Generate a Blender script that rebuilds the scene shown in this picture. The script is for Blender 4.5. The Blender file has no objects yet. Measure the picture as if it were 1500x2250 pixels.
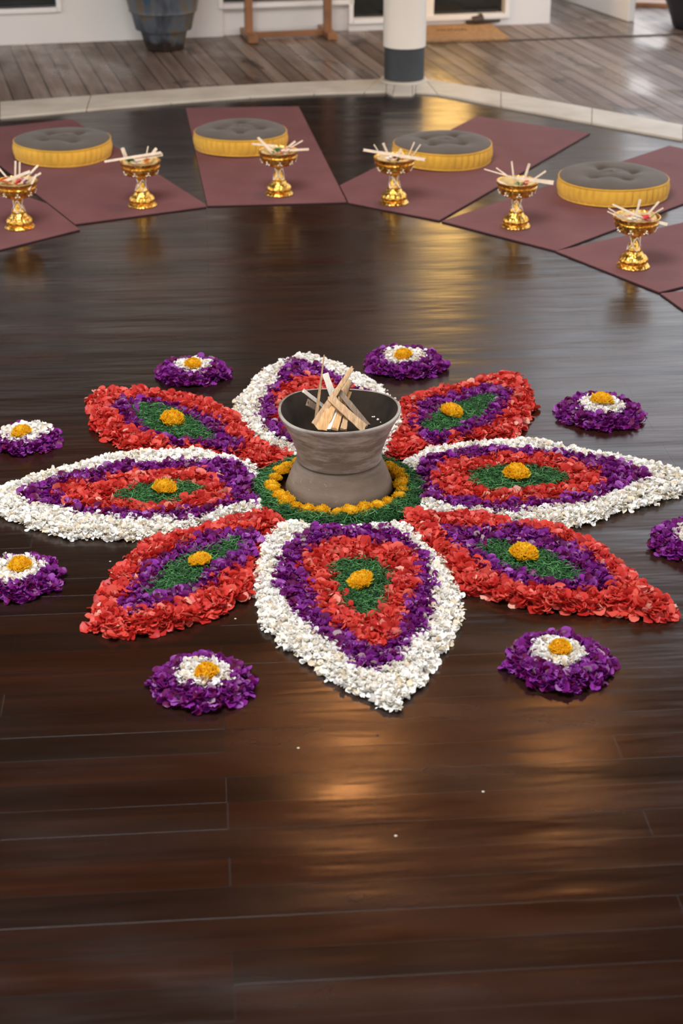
import bpy, math, random
import numpy as np
from math import sin, cos, pi, radians, hypot, atan2
from mathutils import Vector

# ------------------------------------------------------------------ camera, world, light
S = bpy.context.scene
C = S.collection
FPX, PITCH, HCAM = 3780.0, radians(26.0), 2.1
cam_d = bpy.data.cameras.new('camera'); cam = bpy.data.objects.new('camera', cam_d); C.objects.link(cam)
cam.location = (0, 0, HCAM); cam.rotation_euler = (pi/2 - PITCH, 0, 0)
cam_d.sensor_fit = 'VERTICAL'; cam_d.sensor_height = 36; cam_d.lens = FPX*36/2250
cam_d.clip_end = 300
cam_d.dof.use_dof = True; cam_d.dof.focus_distance = 4.85; cam_d.dof.aperture_fstop = 4.0
S.camera = cam
S.view_settings.view_transform = 'Standard'; S.view_settings.look = 'None'
S.view_settings.exposure = 0.0; S.view_settings.gamma = 1.0; S.view_settings.use_curve_mapping = False

W = bpy.data.worlds.new('world'); S.world = W; W.use_nodes = True
wn = W.node_tree; wn.nodes.clear()
wo = wn.nodes.new('ShaderNodeOutputWorld'); wb = wn.nodes.new('ShaderNodeBackground')
tc = wn.nodes.new('ShaderNodeTexCoord'); sp = wn.nodes.new('ShaderNodeSeparateXYZ'); cr = wn.nodes.new('ShaderNodeValToRGB')
wn.links.new(tc.outputs['Generated'], sp.inputs[0]); wn.links.new(sp.outputs['Z'], cr.inputs[0])
cr.color_ramp.elements[0].position = 0.0; cr.color_ramp.elements[0].color = (0.92, 0.84, 0.77, 1)
cr.color_ramp.elements[1].position = 0.6; cr.color_ramp.elements[1].color = (0.76, 0.85, 1.0, 1)
wn.links.new(cr.outputs[0], wb.inputs[0])
# overcast sky, brightest towards the hidden sun behind the viewer's left shoulder
SKY_FRONT, SKY_BACK = 2.1, 2.5
dt = wn.nodes.new('ShaderNodeVectorMath'); dt.operation = 'DOT_PRODUCT'; wn.links.new(tc.outputs['Generated'], dt.inputs[0]); dt.inputs[1].default_value = (-.62, -.78, 0)
mr = wn.nodes.new('ShaderNodeMapRange'); mr.interpolation_type = 'SMOOTHSTEP'; wn.links.new(dt.outputs['Value'], mr.inputs['Value'])
for k, v in (('From Min', 0.0), ('From Max', .85), ('To Min', SKY_FRONT), ('To Max', SKY_BACK)): mr.inputs[k].default_value = v
wn.links.new(mr.outputs[0], wb.inputs[1])
wn.links.new(wb.outputs[0], wo.inputs[0])

# added overhead fill: area light in an assumed opening of the pavilion roof
FILL_POS = (-1.0, 3.6, 4.72)
fill_d = bpy.data.lights.new('overhead_fill', 'AREA'); fill_o = bpy.data.objects.new('overhead_fill', fill_d); C.objects.link(fill_o)
fill_d.shape = 'DISK'; fill_d.size = 2.6; fill_d.energy = 355; fill_d.color = (0.98, 0.985, 1.0)
fill_o.location = FILL_POS; fill_o.rotation_euler = (radians(6), 0, 0)

# ------------------------------------------------------------------ helpers
def G(px, py, z=0.0):
    """point at height z seen at a pixel of the photograph"""
    dx = px-750.0; dy = 1125.0-py
    d = (dx, FPX*cos(PITCH)+dy*sin(PITCH), -FPX*sin(PITCH)+dy*cos(PITCH))
    t = (z-HCAM)/d[2]
    return Vector((d[0]*t, d[1]*t, z))
def Pd(px, py, Y):
    """point at distance Y seen at a pixel"""
    dx = px-750.0; dy = 1125.0-py
    d = (dx, FPX*cos(PITCH)+dy*sin(PITCH), -FPX*sin(PITCH)+dy*cos(PITCH))
    t = Y/d[1]
    return Vector((d[0]*t, Y, HCAM+d[2]*t))

def tag(o, label=None, cat=None, group=None, kind=None):
    if label: o['label'] = label
    if cat: o['category'] = cat
    if group: o['group'] = group
    if kind: o['kind'] = kind
    return o
def thing(name, loc, label, cat, rz=0.0, group=None):
    o = bpy.data.objects.new(name, None); C.objects.link(o)
    o.location = loc; o.rotation_euler = (0, 0, rz); o.empty_display_size = 0.05
    return tag(o, label, cat, group)

class MB:
    """collects geometry, built into one mesh object"""
    def __init__(s): s.v = []; s.f = []
    def add(s, vs, fs):
        n = len(s.v); s.v += [tuple(v) for v in vs]; s.f += [tuple(i+n for i in f) for f in fs]; return s
    def box(s, x0, x1, y0, y1, z0, z1, M=None):
        vs = [(x, y, z) for z in (z0, z1) for x, y in ((x0, y0), (x1, y0), (x1, y1), (x0, y1))]
        if M: vs = [M(*v) for v in vs]
        return s.add(vs, [(3,2,1,0),(4,5,6,7),(0,1,5,4),(1,2,6,5),(2,3,7,6),(3,0,4,7)])
    def prism(s, poly, z0, z1):
        n = len(poly)
        a = sum(poly[i][0]*poly[(i+1) % n][1]-poly[(i+1) % n][0]*poly[i][1] for i in range(n))
        if a < 0: poly = poly[::-1]
        vs = [(p[0], p[1], z0) for p in poly]+[(p[0], p[1], z1) for p in poly]
        fs = [tuple(range(n))[::-1], tuple(range(n, 2*n))]+[(i, (i+1) % n, (i+1) % n+n, i+n) for i in range(n)]
        return s.add(vs, fs)
    def lathe(s, prof, seg=48, fn=None, cap0=True, cap1=True, org=(0, 0, 0)):
        n = len(prof); vs = []
        for (r, z) in prof:
            for k in range(seg):
                a = 2*pi*k/seg
                rr, zz = (r, z) if fn is None else fn(r, z, a)
                vs.append((org[0]+rr*cos(a), org[1]+rr*sin(a), org[2]+zz))
        fs = [(i*seg+k, i*seg+(k+1) % seg, (i+1)*seg+(k+1) % seg, (i+1)*seg+k) for i in range(n-1) for k in range(seg)]
        if cap0: fs.append(tuple(range(seg))[::-1])
        if cap1: fs.append(tuple((n-1)*seg+k for k in range(seg)))
        return s.add(vs, fs)
    def tube(s, pts, r, seg=6):
        pts = [Vector(p) for p in pts]; n = len(pts); vs = []
        rs = r if isinstance(r, (list, tuple)) else [r]*n
        for i, p in enumerate(pts):
            d = (pts[min(i+1, n-1)]-pts[max(i-1, 0)]).normalized()
            u = d.cross(Vector((0, 0, 1)) if abs(d.z) < .9 else Vector((1, 0, 0))).normalized(); w = d.cross(u)
            for k in range(seg):
                a = 2*pi*k/seg; vs.append(p+u*(rs[i]*cos(a))+w*(rs[i]*sin(a)))
        fs = [(i*seg+k, i*seg+(k+1) % seg, (i+1)*seg+(k+1) % seg, (i+1)*seg+k) for i in range(n-1) for k in range(seg)]
        fs += [tuple(range(seg))[::-1], tuple((n-1)*seg+k for k in range(seg))]
        return s.add(vs, fs)
    def splint(s, a, b, w0, w1, t, nrm, rng, n=7, rag=0.15, point=False):
        """flat split stick from a to b: width w, thickness t, face towards nrm, ragged ends"""
        a = Vector(a); b = Vector(b); d = (b-a).normalized(); side = d.cross(Vector(nrm)).normalized(); nn = side.cross(d).normalized()
        vs = []
        for i in range(n):
            u = i/(n-1); p = a.lerp(b, u)+nn*rng.uniform(-.1, .1)*t; w = (w0+(w1-w0)*u)*(1+rng.uniform(-.08, .08))/2
            if point and i == n-1: w *= .15
            e = 0.0
            for j, sg in enumerate((-1, -.35, .3, 1)):
                ex = rng.uniform(-rag, rag)*w0 if i in (0, n-1) else 0
                bump = t*(.5+.12*rng.uniform(-1, 1))
                vs.append(p+side*(sg*w)+nn*bump+d*ex)
            for j, sg in enumerate((1, .3, -.35, -1)):
                vs.append(p+side*(sg*w)-nn*(t*.5))
        m = 8
        fs = [(i*m+k, (i+1)*m+k, (i+1)*m+(k+1) % m, i*m+(k+1) % m) for i in range(n-1) for k in range(m)]
        fs += [tuple(range(m)), tuple((n-1)*m+k for k in range(m))[::-1]]
        return s.add(vs, fs)
    def build(s, name, mat, parent=None, smooth=False, loc=None, bevel=0.0, auto=None):
        me = bpy.data.meshes.new(name); me.from_pydata(s.v, [], s.f); me.update()
        me.materials.append(mat)
        if smooth: me.shade_smooth()
        if auto is not None: me.shade_smooth(); me.set_sharp_from_angle(angle=radians(auto))
        o = bpy.data.objects.new(name, me); C.objects.link(o)
        if parent: o.parent = parent
        if loc is not None: o.location = loc
        if bevel:
            b = o.modifiers.new('bevel', 'BEVEL'); b.width = bevel; b.segments = 2; b.limit_method = 'ANGLE'
        return o

def copy_tree(o, parent=None):
    c = o.copy(); C.objects.link(c); c.parent = parent
    for ch in list(o.children): copy_tree(ch, c)
    return c

# ------------------------------------------------------------------ materials
class NT:
    def __init__(s, name):
        s.m = bpy.data.materials.new(name); s.m.use_nodes = True; s.t = s.m.node_tree
        s.b = s.t.nodes['Principled BSDF']; s.out = s.t.nodes['Material Output']
    def n(s, typ, **kw):
        x = s.t.nodes.new('ShaderNode'+typ)
        for k, v in kw.items():
            if hasattr(x, k): setattr(x, k, v)
            else: x.inputs[k.replace('_', ' ')].default_value = v
        return x
    def l(s, a, b): s.t.links.new(a, b)
    def ramp(s, src, stops, interp='LINEAR'):
        r = s.n('ValToRGB'); r.color_ramp.interpolation = interp
        e = r.color_ramp.elements
        while len(e) < len(stops): e.new(0.5)
        for x, (p, c) in zip(e, stops): x.position = p; x.color = (*c, 1)
        s.l(src, r.inputs[0]); return r.outputs[0]
    def coords(s, scale=(1, 1, 1), rot=(0, 0, 0), kind='Object'):
        t = s.n('TexCoord'); m0 = s.n('Mapping'); s.l(t.outputs[kind], m0.inputs[0]); m0.inputs['Rotation'].default_value = rot
        mp = s.n('Mapping'); s.l(m0.outputs[0], mp.inputs[0]); mp.inputs['Scale'].default_value = scale
        return mp.outputs[0]
    def noise(s, vec, scale=5, detail=4, rough=.5):
        x = s.n('TexNoise'); x.inputs['Scale'].default_value = scale; x.inputs['Detail'].default_value = detail
        x.inputs['Roughness'].default_value = rough
        if vec is not None: s.l(vec, x.inputs['Vector'])
        return x.outputs['Fac']
    def mix(s, fac, a, b, mode='MIX'):
        x = s.n('Mix'); x.data_type = 'RGBA'; x.blend_type = mode
        for i, v in ((0, fac), (6, a), (7, b)):
            if hasattr(v, 'links'): s.l(v, x.inputs[i])
            elif i == 0: x.inputs[0].default_value = v
            else: x.inputs[i].default_value = (*v, 1)
        return x.outputs[2]
    def bump(s, h, strength=.3, dist=.01, prev=None):
        x = s.n('Bump'); x.inputs['Strength'].default_value = strength; x.inputs['Distance'].default_value = dist
        s.l(h, x.inputs['Height'])
        if prev is not None: s.l(prev, x.inputs['Normal'])
        return x.outputs['Normal']
    def math(s, op, a, b=None):
        x = s.n('Math'); x.operation = op
        for i, v in enumerate((a, b)):
            if v is None: continue
            if hasattr(v, 'links'): s.l(v, x.inputs[i])
            else: x.inputs[i].default_value = v
        return x.outputs[0]
    def set(s, color=None, rough=None, metal=None, spec=None, normal=None):
        for k, v in (('Base Color', color), ('Roughness', rough), ('Metallic', metal), ('Specular IOR Level', spec), ('Normal', normal)):
            if v is None: continue
            if hasattr(v, 'links'): s.l(v, s.b.inputs[k])
            elif k == 'Base Color': s.b.inputs[k].default_value = (*v, 1)
            else: s.b.inputs[k].default_value = v
        return s.m

def simple(name, color, rough=.6, var=.15, nscale=8, bump=0.0, bscale=60, metal=0.0, spec=.5):
    q = NT(name); v = q.coords(); n = q.noise(v, nscale, 5)
    col = q.ramp(n, [(.3, tuple(c*(1-var) for c in color)), (.7, tuple(min(1, c*(1+var)) for c in color))])
    nm = q.bump(q.noise(v, bscale, 3), bump, .003) if bump else None
    return q.set(col, rough, metal, spec, nm)

def petal_mat(name, stops, rough=.45, trans=.25):
    q = NT(name); g = q.n('NewGeometry')
    col = q.ramp(g.outputs['Random Per Island'], stops)
    v = q.coords(); col = q.mix(q.math('MULTIPLY', q.noise(v, 220, 2), .22), col, tuple(c*.6 for c in stops[0][1]))
    q.set(col, rough, 0, .35)
    tr = q.n('BsdfTranslucent'); q.l(col, tr.inputs[0]); ms = q.n('MixShader'); ms.inputs[0].default_value = trans
    q.l(q.b.outputs[0], ms.inputs[1]); q.l(tr.outputs[0], ms.inputs[2]); q.l(ms.outputs[0], q.out.inputs[0])
    return q.m

M = {}
M['white_petal'] = petal_mat('white_petal', [(0, (.82, .68, .46)), (.15, (.88, .81, .67)), (.35, (.93, .91, .86)), (1, (.96, .955, .94))])
M['purple_petal'] = petal_mat('purple_petal', [(0, (.12, .002, .04)), (.25, (.16, .004, .12)), (.55, (.215, .010, .235)), (.85, (.29, .035, .35)), (.97, (.38, .09, .44)), (1, (.5, .42, .34))])
M['red_petal'] = petal_mat('red_petal', [(0, (.46, .016, .014)), (.35, (.62, .036, .026)), (.7, (.72, .065, .042)), (.95, (.80, .15, .105)), (1, (.85, .48, .36))])
M['green_shred'] = petal_mat('green_shred', [(0, (.008, .045, .010)), (.45, (.028, .125, .030)), (.8, (.075, .27, .075)), (1, (.20, .48, .18))], .5, .15)
M['marigold'] = petal_mat('marigold', [(0, (.98, .52, .012)), (.5, (1.0, .68, .022)), (1, (1.0, .76, .05))], .6, .5)

PLANK_ROT = radians(4.6)
def floor_mat():
    q = NT('dark_polished_planks'); v = q.coords(rot=(0, 0, -PLANK_ROT))
    br = q.n('TexBrick'); q.l(v, br.inputs['Vector'])
    br.offset = .37; br.offset_frequency = 3; br.squash = 1.0
    for k, x in (('Scale', 1.0), ('Brick Width', 1.35), ('Row Height', .092), ('Mortar Size', .0013), ('Mortar Smooth', .3), ('Bias', 0.0)):
        br.inputs[k].default_value = x
    br.inputs['Color1'].default_value = (0, 0, 0, 1); br.inputs['Color2'].default_value = (1, 1, 1, 1); br.inputs['Mortar'].default_value = (.5, .5, .5, 1)
    rnd = br.outputs['Color']
    vg = q.coords(scale=(1.2, 26, 1), rot=(0, 0, -PLANK_ROT))
    # grain elongated along the planks
    g1 = q.noise(vg, 1.0, 6, .62)
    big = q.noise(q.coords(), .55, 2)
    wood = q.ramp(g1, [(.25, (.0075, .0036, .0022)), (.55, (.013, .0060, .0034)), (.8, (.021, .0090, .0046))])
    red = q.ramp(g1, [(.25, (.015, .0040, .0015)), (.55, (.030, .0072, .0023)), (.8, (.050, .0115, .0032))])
    c = q.mix(q.ramp(q.math('ADD', q.math('MULTIPLY', rnd, .28), big), [(.50, (0,)*3), (.95, (1,)*3)]), wood, red)  # redder patches put the warm ceiling reflection into the wood colour
    c = q.mix(q.math('MULTIPLY', q.math('ABSOLUTE', br.outputs['Fac'], None), .75), c, (.008, .005, .004))
    # uneven planks: long shallow waves, each plank a little off its neighbour
    vw = q.coords(scale=(.9, 5.2, 1), rot=(0, 0, -PLANK_ROT))
    h = q.math('ADD', q.math('MULTIPLY', q.noise(vw, 1.6, 3), 1.0), q.math('MULTIPLY', rnd, .12))
    nm = q.bump(h, .45, .010)
    h2 = q.math('SUBTRACT', q.math('MULTIPLY', g1, .12), br.outputs['Fac'])
    nm = q.bump(h2, .5, .0016, nm)
    ro = q.ramp(q.noise(q.coords(scale=(1, 3, 1)), 2.2, 5), [(.3, (.17,)*3), (.75, (.31,)*3)])
    m = q.set(c, ro, 0, .5, nm)
    return m
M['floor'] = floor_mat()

DECK_ROT = radians(104.5)
def deck_mat():
    q = NT('weathered_deck_boards'); v = q.coords(rot=(0, 0, -DECK_ROT))
    br = q.n('TexBrick'); q.l(v, br.inputs['Vector']); br.offset = .43; br.offset_frequency = 2
    for k, x in (('Scale', 1.0), ('Brick Width', 2.4), ('Row Height', .105), ('Mortar Size', .006), ('Mortar Smooth', .2), ('Bias', 0.0)):
        br.inputs[k].default_value = x
    br.inputs['Color1'].default_value = (0, 0, 0, 1); br.inputs['Color2'].default_value = (1, 1, 1, 1)
    g = q.noise(q.coords(scale=(1.5, 22, 1), rot=(0, 0, -DECK_ROT)), 1.0, 6, .6)
    a = q.ramp(g, [(.25, (.060, .036, .025)), (.55, (.125, .080, .056)), (.8, (.21, .15, .11))])
    b = q.ramp(g, [(.25, (.13, .088, .064)), (.55, (.24, .172, .130)), (.8, (.36, .28, .225))])
    c = q.mix(br.outputs['Color'], a, b)
    st = q.ramp(q.noise(q.coords(scale=(1.1, 2.2, 1), rot=(0, 0, -DECK_ROT)), 2.1, 3), [(.335, (1,)*3), (.38, (0,)*3)])
    c = q.mix(q.math('MULTIPLY', st, .8), c, (.030, .020, .014))
    c = q.mix(q.math('MULTIPLY', br.outputs['Fac'], .8), c, (.02, .013, .009))
    wet = q.ramp(q.noise(q.coords(scale=(1, 2, 1), rot=(0, 0, -DECK_ROT)), 1.3, 3), [(.38, (.20,)*3), (.6, (.55,)*3)])
    nm = q.bump(q.math('SUBTRACT', q.math('MULTIPLY', g, .3), br.outputs['Fac']), .6, .003)
    return q.set(c, wet, 0, .5, nm)
M['deck'] = deck_mat()

def stone_mat():
    q = NT('pale_stone'); v = q.coords(); n = q.noise(v, 5, 6)
    c = q.ramp(n, [(.3, (.46, .41, .33)), (.7, (.60, .55, .46))])
    return q.set(c, .55, 0, .4, q.bump(q.noise(v, 50, 4), .15, .002))
M['stone'] = stone_mat()
M['wall'] = simple('white_wall_paint', (.74, .71, .67), .65, .03, 2, .05)
M['white_gloss'] = simple('white_frame_paint', (.82, .79, .75), .35, .02, 2)
M['cream'] = simple('cream_column_paint', (.76, .71, .63), .45, .03, 3, .03)
M['darkband'] = simple('slate_paint', (.030, .036, .041), .5, .15, 6, .1)
M['glass_dark'] = simple('dark_window_glass', (.012, .013, .012), .06, .1, 2, spec=.6)
M['ceiling'] = simple('dark_roof_boards', (.085, .040, .020), .6, .4, 3)
M['earth'] = simple('garden_ground', (.05, .07, .03), .9, .4, 2)
M['brownwood'] = simple('oiled_brown_wood', (.27, .115, .045), .4, .25, 10)
M['coir'] = simple('coir_fibre', (.36, .20, .085), .95, .25, 40, .8, 250)
M['coir_dark'] = simple('dark_doormat_print', (.16, .085, .035), .95, .3, 60, .5, 250)
M['leather'] = simple('dark_brown_leather', (.045, .022, .010), .5, .3, 12)
M['blackpot'] = simple('charcoal_glaze', (.018, .020, .026), .45, .2, 6)

def mat_mat():
    q = NT('maroon_yoga_mat'); v = q.coords(kind='Object')
    n = q.noise(v, 4, 5); c = q.ramp(n, [(.3, (.155, .062, .064)), (.7, (.195, .084, .085))])
    w = q.ramp(q.noise(q.coords(scale=(3, 12, 1)), 3, 5, .7), [(.62, (0,)*3), (.8, (1,)*3)])
    c = q.mix(q.math('MULTIPLY', w, .22), c, (.32, .19, .17))
    return q.set(c, .75, 0, .22, q.bump(q.noise(v, 400, 2), .25, .001))
M['mat'] = mat_mat()
M['mat_edge'] = simple('mat_shadow_edge', (.03, .010, .010), .8, .1)  # near-black lower layer paints in the shadow along the mat edges

def fabric(name, col, sc=500):
    q = NT(name); v = q.coords(); n = q.noise(v, 9, 4)
    c = q.ramp(n, [(.3, tuple(x*.86 for x in col)), (.7, tuple(x*1.1 for x in col))])
    q.set(c, .85, 0, .25, q.bump(q.noise(v, sc, 2), .3, .001))
    q.b.inputs['Sheen Weight'].default_value = .15
    return q.m
M['yellow_fabric'] = fabric('mustard_yellow_fabric', (.70, .38, .045))
M['grey_fabric'] = fabric('taupe_grey_fabric', (.098, .082, .064))

def gold_mat():
    q = NT('ornate_gilt'); v = q.coords()
    n = q.noise(v, 70, 3); vo = q.n('TexVoronoi'); vo.inputs['Scale'].default_value = 95; q.l(v, vo.inputs['Vector'])
    c = q.ramp(n, [(.3, (.55, .25, .035)), (.55, (.86, .50, .10)), (.8, (1.0, .70, .24))])
    nm = q.bump(q.math('ADD', vo.outputs['Distance'], n), .55, .004)
    return q.set(c, .30, 1.0, .5, nm)
M['gold'] = gold_mat()
M['silver'] = simple('silver_inlay', (.80, .74, .66), .35, .1, 20, metal=.8)
M['palm_strip'] = simple('pale_palm_strip', (.70, .56, .41), .6, .15, 30)
M['leaf_tray'] = simple('woven_leaf_tray', (.66, .50, .22), .7, .25, 30)
M['leaf_green'] = simple('green_leaf_bit', (.05, .17, .05), .5, .2, 30)
M['flower_red'] = simple('red_flower_bit', (.60, .05, .05), .5, .2, 30)
M['flower_pink'] = simple('pink_flower_bit', (.72, .30, .34), .5, .2, 30)
M['flower_orange'] = simple('orange_flower_bit', (.80, .30, .03), .6, .2, 30)
M['flower_white'] = simple('white_flower_bit', (.85, .78, .70), .6, .1, 30)
M['flower_purple'] = simple('purple_flower_bit', (.16, .03, .18), .5, .2, 30)

def clay_mat(name, c0, c1, sheen=0.0):
    q = NT(name); v = q.coords(scale=(1, 1, 2.5)); n = q.noise(v, 7, 7, .6)
    c = q.ramp(n, [(.25, c0), (.72, c1)])
    sm = q.ramp(q.noise(q.coords(scale=(2, 2, 9)), 2.6, 6, .7), [(.46, (0,)*3), (.62, (1,)*3)])
    c = q.mix(q.math('MULTIPLY', sm, .55 if sheen else .12), c, (.50, .47, .42))  # pale smudges paint the burnished highlights into the colour
    fn = q.ramp(q.noise(q.coords(), 90, 3), [(.66, (0,)*3), (.72, (1,)*3)])
    c = q.mix(q.math('MULTIPLY', fn, .18), c, (.5, .44, .36))
    ro = q.ramp(sm, [(0, (.66 if not sheen else .42,)*3), (1, (.55 if not sheen else .28,)*3)])
    return q.set(c, ro, 0, .5 if sheen else .3, q.bump(q.noise(q.coords(scale=(1, 1, 6)), 25, 4), .25, .003))
M['clay_bowl'] = clay_mat('burnished_clay', (.120, .088, .064), (.205, .160, .126), 1)
M['clay_base'] = clay_mat('matte_clay', (.155, .112, .080), (.215, .160, .118), 0)
M['soot'] = simple('sooty_clay_inside', (.024, .015, .009), .85, .85, 9, .4, spec=.25)
def wood_split(name, a, b, sc=1.0):
    q = NT(name); t = q.n('TexCoord'); mp = q.n('Mapping'); q.l(t.outputs['Object'], mp.inputs[0]); mp.inputs['Scale'].default_value = (260, 8, 60)
    n = q.noise(mp.outputs[0], 1.0, 5, .65); c = q.ramp(n, [(.3, a), (.7, b)])
    return q.set(c, .7, 0, .3, q.bump(n, .4, .001))
M['split_tan'] = wood_split('split_tan_wood', (.30, .165, .075), (.60, .40, .225))
M['split_orange'] = wood_split('split_orange_wood', (.42, .20, .075), (.70, .44, .20))
M['split_pale'] = wood_split('split_pale_wood', (.62, .55, .45), (.86, .80, .70))
M['split_grey'] = wood_split('split_grey_bark', (.13, .09, .06), (.30, .215, .15))
M['seed'] = simple('pale_seed', (.75, .70, .6), .6)
M['ceramic_blue'] = None
def glaze():
    q = NT('blue_grey_drip_glaze'); v = q.coords(scale=(1, 1, .35)); n = q.noise(v, 9, 5, .6)
    c = q.ramp(n, [(.30, (.020, .018, .016)), (.42, (.050, .058, .070)), (.52, (.085, .10, .12)), (.60, (.12, .085, .045)), (.68, (.03, .07, .11))])
    t = q.n('TexCoord'); sx = q.n('SeparateXYZ'); q.l(t.outputs['Object'], sx.inputs[0])
    low = q.ramp(q.math('ADD', sx.outputs['Z'], q.math('MULTIPLY', q.noise(q.coords(), 11, 2), .16)), [(.13, (1,)*3), (.17, (0,)*3)])
    c = q.mix(low, c, (.022, .014, .010))   # unglazed dark foot
    return q.set(c, .38, 0, .5, q.bump(n, .3, .01))
M['ceramic_blue'] = glaze()
def emit(name, col, st):
    q = NT(name); q.b.inputs['Emission Color'].default_value = (*col, 1); q.b.inputs['Emission Strength'].default_value = st
    q.set(tuple(c*.8 for c in col), .6); return q.m

# ------------------------------------------------------------------ the setting
V0 = Vector((.30, 9.78)); A20 = radians(180+20.5); A41 = radians(-41)
V1 = V0+5.4*Vector((cos(A20), sin(A20))); V5 = V0+5.4*Vector((cos(A41), sin(A41)))
PC = V1+V5-V0; V2 = PC+(V1-V0); V3 = 2*PC-V0; V4 = 2*PC-V1
def g2(px, py): p = G(px, py); return Vector((p.x, p.y))
inner = [V1+Vector((.12, -.33)), g2(0, 262), g2(190, 245), g2(375, 229), g2(550, 216), g2(690, 209), g2(800, 206), g2(848, 205), g2(862, 212), g2(906, 212), g2(912, 206), g2(960, 210), g2(1100, 237), g2(1299, 274), g2(1500, 311), V5+Vector((-.26, -.23))]
outer = [V1+Vector((-.05, .02)), g2(0, 228), g2(200, 214), g2(425, 197), g2(600, 187), g2(750, 181), g2(830, 178), g2(850, 176), g2(870, 175), g2(905, 175), g2(915, 175), g2(932, 176), g2(1100, 205), g2(1300, 242), g2(1500, 279), V5+Vector((.05, .02))]
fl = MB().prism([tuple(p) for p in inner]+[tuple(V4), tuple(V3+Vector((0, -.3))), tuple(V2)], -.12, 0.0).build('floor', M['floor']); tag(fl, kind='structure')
kb = MB()
random.seed(5)
for i in range(len(inner)-1):
    a, b, c, d = inner[i], inner[i+1], outer[i+1], outer[i]
    L = (b-a).length; n = max(1, round(L/.62)) if L > .5 else 1
    for k in range(n):
        t0, t1 = k/n, (k+1)/n; e = .003/max(L/n, .02)
        q = [a.lerp(b, t0+e/2), a.lerp(b, t1-e/2), d.lerp(c, t1-e/2), d.lerp(c, t0+e/2)]
        kb.prism([tuple(p) for p in q], -.1, .012)
kb = kb.build('trim_1', M['stone'], bevel=.003); tag(kb, kind='structure')
dk = MB().prism([(-7, 6.5), (V1.x-.05, V1.y+.02)]+[tuple(p) for p in outer[1:-1]]+[(V5.x+.05, V5.y+.02), (8, 4), (8, 16), (-7, 16)], -.1, -.002).build('wooden_deck', M['deck']); tag(dk, kind='structure')
gd = MB().box(-60, 60, -60, 60, -.5, -.35).build('ground', M['earth']); tag(gd, kind='structure')
# roof over the pavilion
R6 = [V0, V1, V2, V3, V4, V5]
EAVE, TOPZ = 2.75, 4.80
OC = Vector((FILL_POS[0], FILL_POS[1])); cm = MB()
for zz in (0, .12):
    for i in range(6):
        w = PC+(R6[i]-PC)*1.16; cm.v.append((w.x, w.y, EAVE+zz))
    for i in range(6):
        w = OC+(R6[i]-PC).normalized()*1.55; cm.v.append((w.x, w.y, TOPZ+zz))
for i in range(6):
    j = (i+1) % 6
    cm.f += [(j, i, 6+i, 6+j), (12+i, 12+j, 18+j, 18+i), (i, j, 12+j, 12+i), (6+j, 6+i, 18+i, 18+j)]
ceil = cm.build('ceiling', M['ceiling']); tag(ceil, kind='structure')
gl = MB().lathe([(.01, 0), (1.62, 0), (1.62, .02), (.01, .02)], 6, org=(OC.x, OC.y, TOPZ+.13)).build('added_roof_cap', M['white_gloss']); tag(gl, kind='structure')  # cap over the added roof opening above the fill light, out of view
rb = MB()
for v in R6:
    w = PC+(v-PC)*1.12
    u = OC+(v-PC).normalized()*1.55; rb.tube([(w.x, w.y, EAVE+.0), (u.x, u.y, TOPZ-.05)], .06, 4)
for i in range(6):
    a = PC+(R6[i]-PC)*.99; b = PC+(R6[(i+1) % 6]-PC)*.99
    rb.tube([(a.x, a.y, 2.98), (b.x, b.y, 2.98)], .09, 4)
tag(rb.build('trim_2', M['ceiling']), kind='structure')

# house facade
TH = radians(12.2); WO = G(840, 65); ex = Vector((cos(TH), sin(TH), 0)); ey = Vector((-sin(TH), cos(TH), 0))
def FW(s, d, h): return WO+ex*s+ey*d+Vector((0, 0, h))
def Wp(px, py):
    dx = px-750.0; dy = 1125.0-py
    d = Vector((dx, FPX*cos(PITCH)+dy*sin(PITCH), -FPX*sin(PITCH)+dy*cos(PITCH))); o = Vector((0, 0, HCAM))
    t = (WO-o).dot(ey)/d.dot(ey); p = o+d*t-WO
    return p.dot(ex), p.z
s_w1 = Wp(124, 16)[0]; h_w1 = Wp(60, 17)[1]
s_w2a = Wp(489, 3)[0]; s_w2b = Wp(766, 3)[0]; h_w2 = Wp(630, 3)[1]
s_da = Wp(775, 40)[0]; s_db = Wp(1108, 29)[0]; h_d = Wp(1000, 33)[1]; s_c = Wp(1207, 51)[0]
SL = -6.0; TOPH = 3.0; OPN = 2.15
wl = MB()
B = lambda a, b, h0, h1, d0=0.0, d1=.18: wl.box(a, b, d0, d1, h0, h1, M=FW)
B(SL, s_w1, -.1, h_w1); B(SL, s_w1, OPN, TOPH); B(SL, -4.6, h_w1, OPN)
B(s_w1, s_w2a, -.1, TOPH); B(s_w2a, s_w2b, -.1, h_w2, .035); B(s_w2a, s_w2b, OPN, TOPH)
B(s_w2b, s_da, -.1, TOPH); B(s_da, s_db, -.1, h_d-.035); B(s_da, s_db, OPN, TOPH); B(s_db, s_c, -.1, TOPH)
wl.box(s_c-.18, s_c, .18, 3.0, -.1, TOPH, M=FW)
tag(wl.build('wall_back', M['wall']), kind='structure')
def window(nm, a, b, h0, h1, mull=()):
    f = MB(); w = .03
    f.box(a-w, a, -.02, .05, h0-w, h1+w, M=FW); f.box(b, b+w, -.02, .05, h0-w, h1+w, M=FW)
    f.box(a, b, -.025, .05, h0-w, h0, M=FW); f.box(a, b, -.02, .05, h1, h1+w, M=FW)
    for m in mull: f.box(m-.03, m+.03, 0, .05, h0, h1, M=FW)
    o = f.build(nm, M['white_gloss'], bevel=.003); tag(o, kind='structure')
    MB().box(a, b, .06, .075, h0, h1, M=FW).build('pane', M['glass_dark'], o)
    return o
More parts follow.
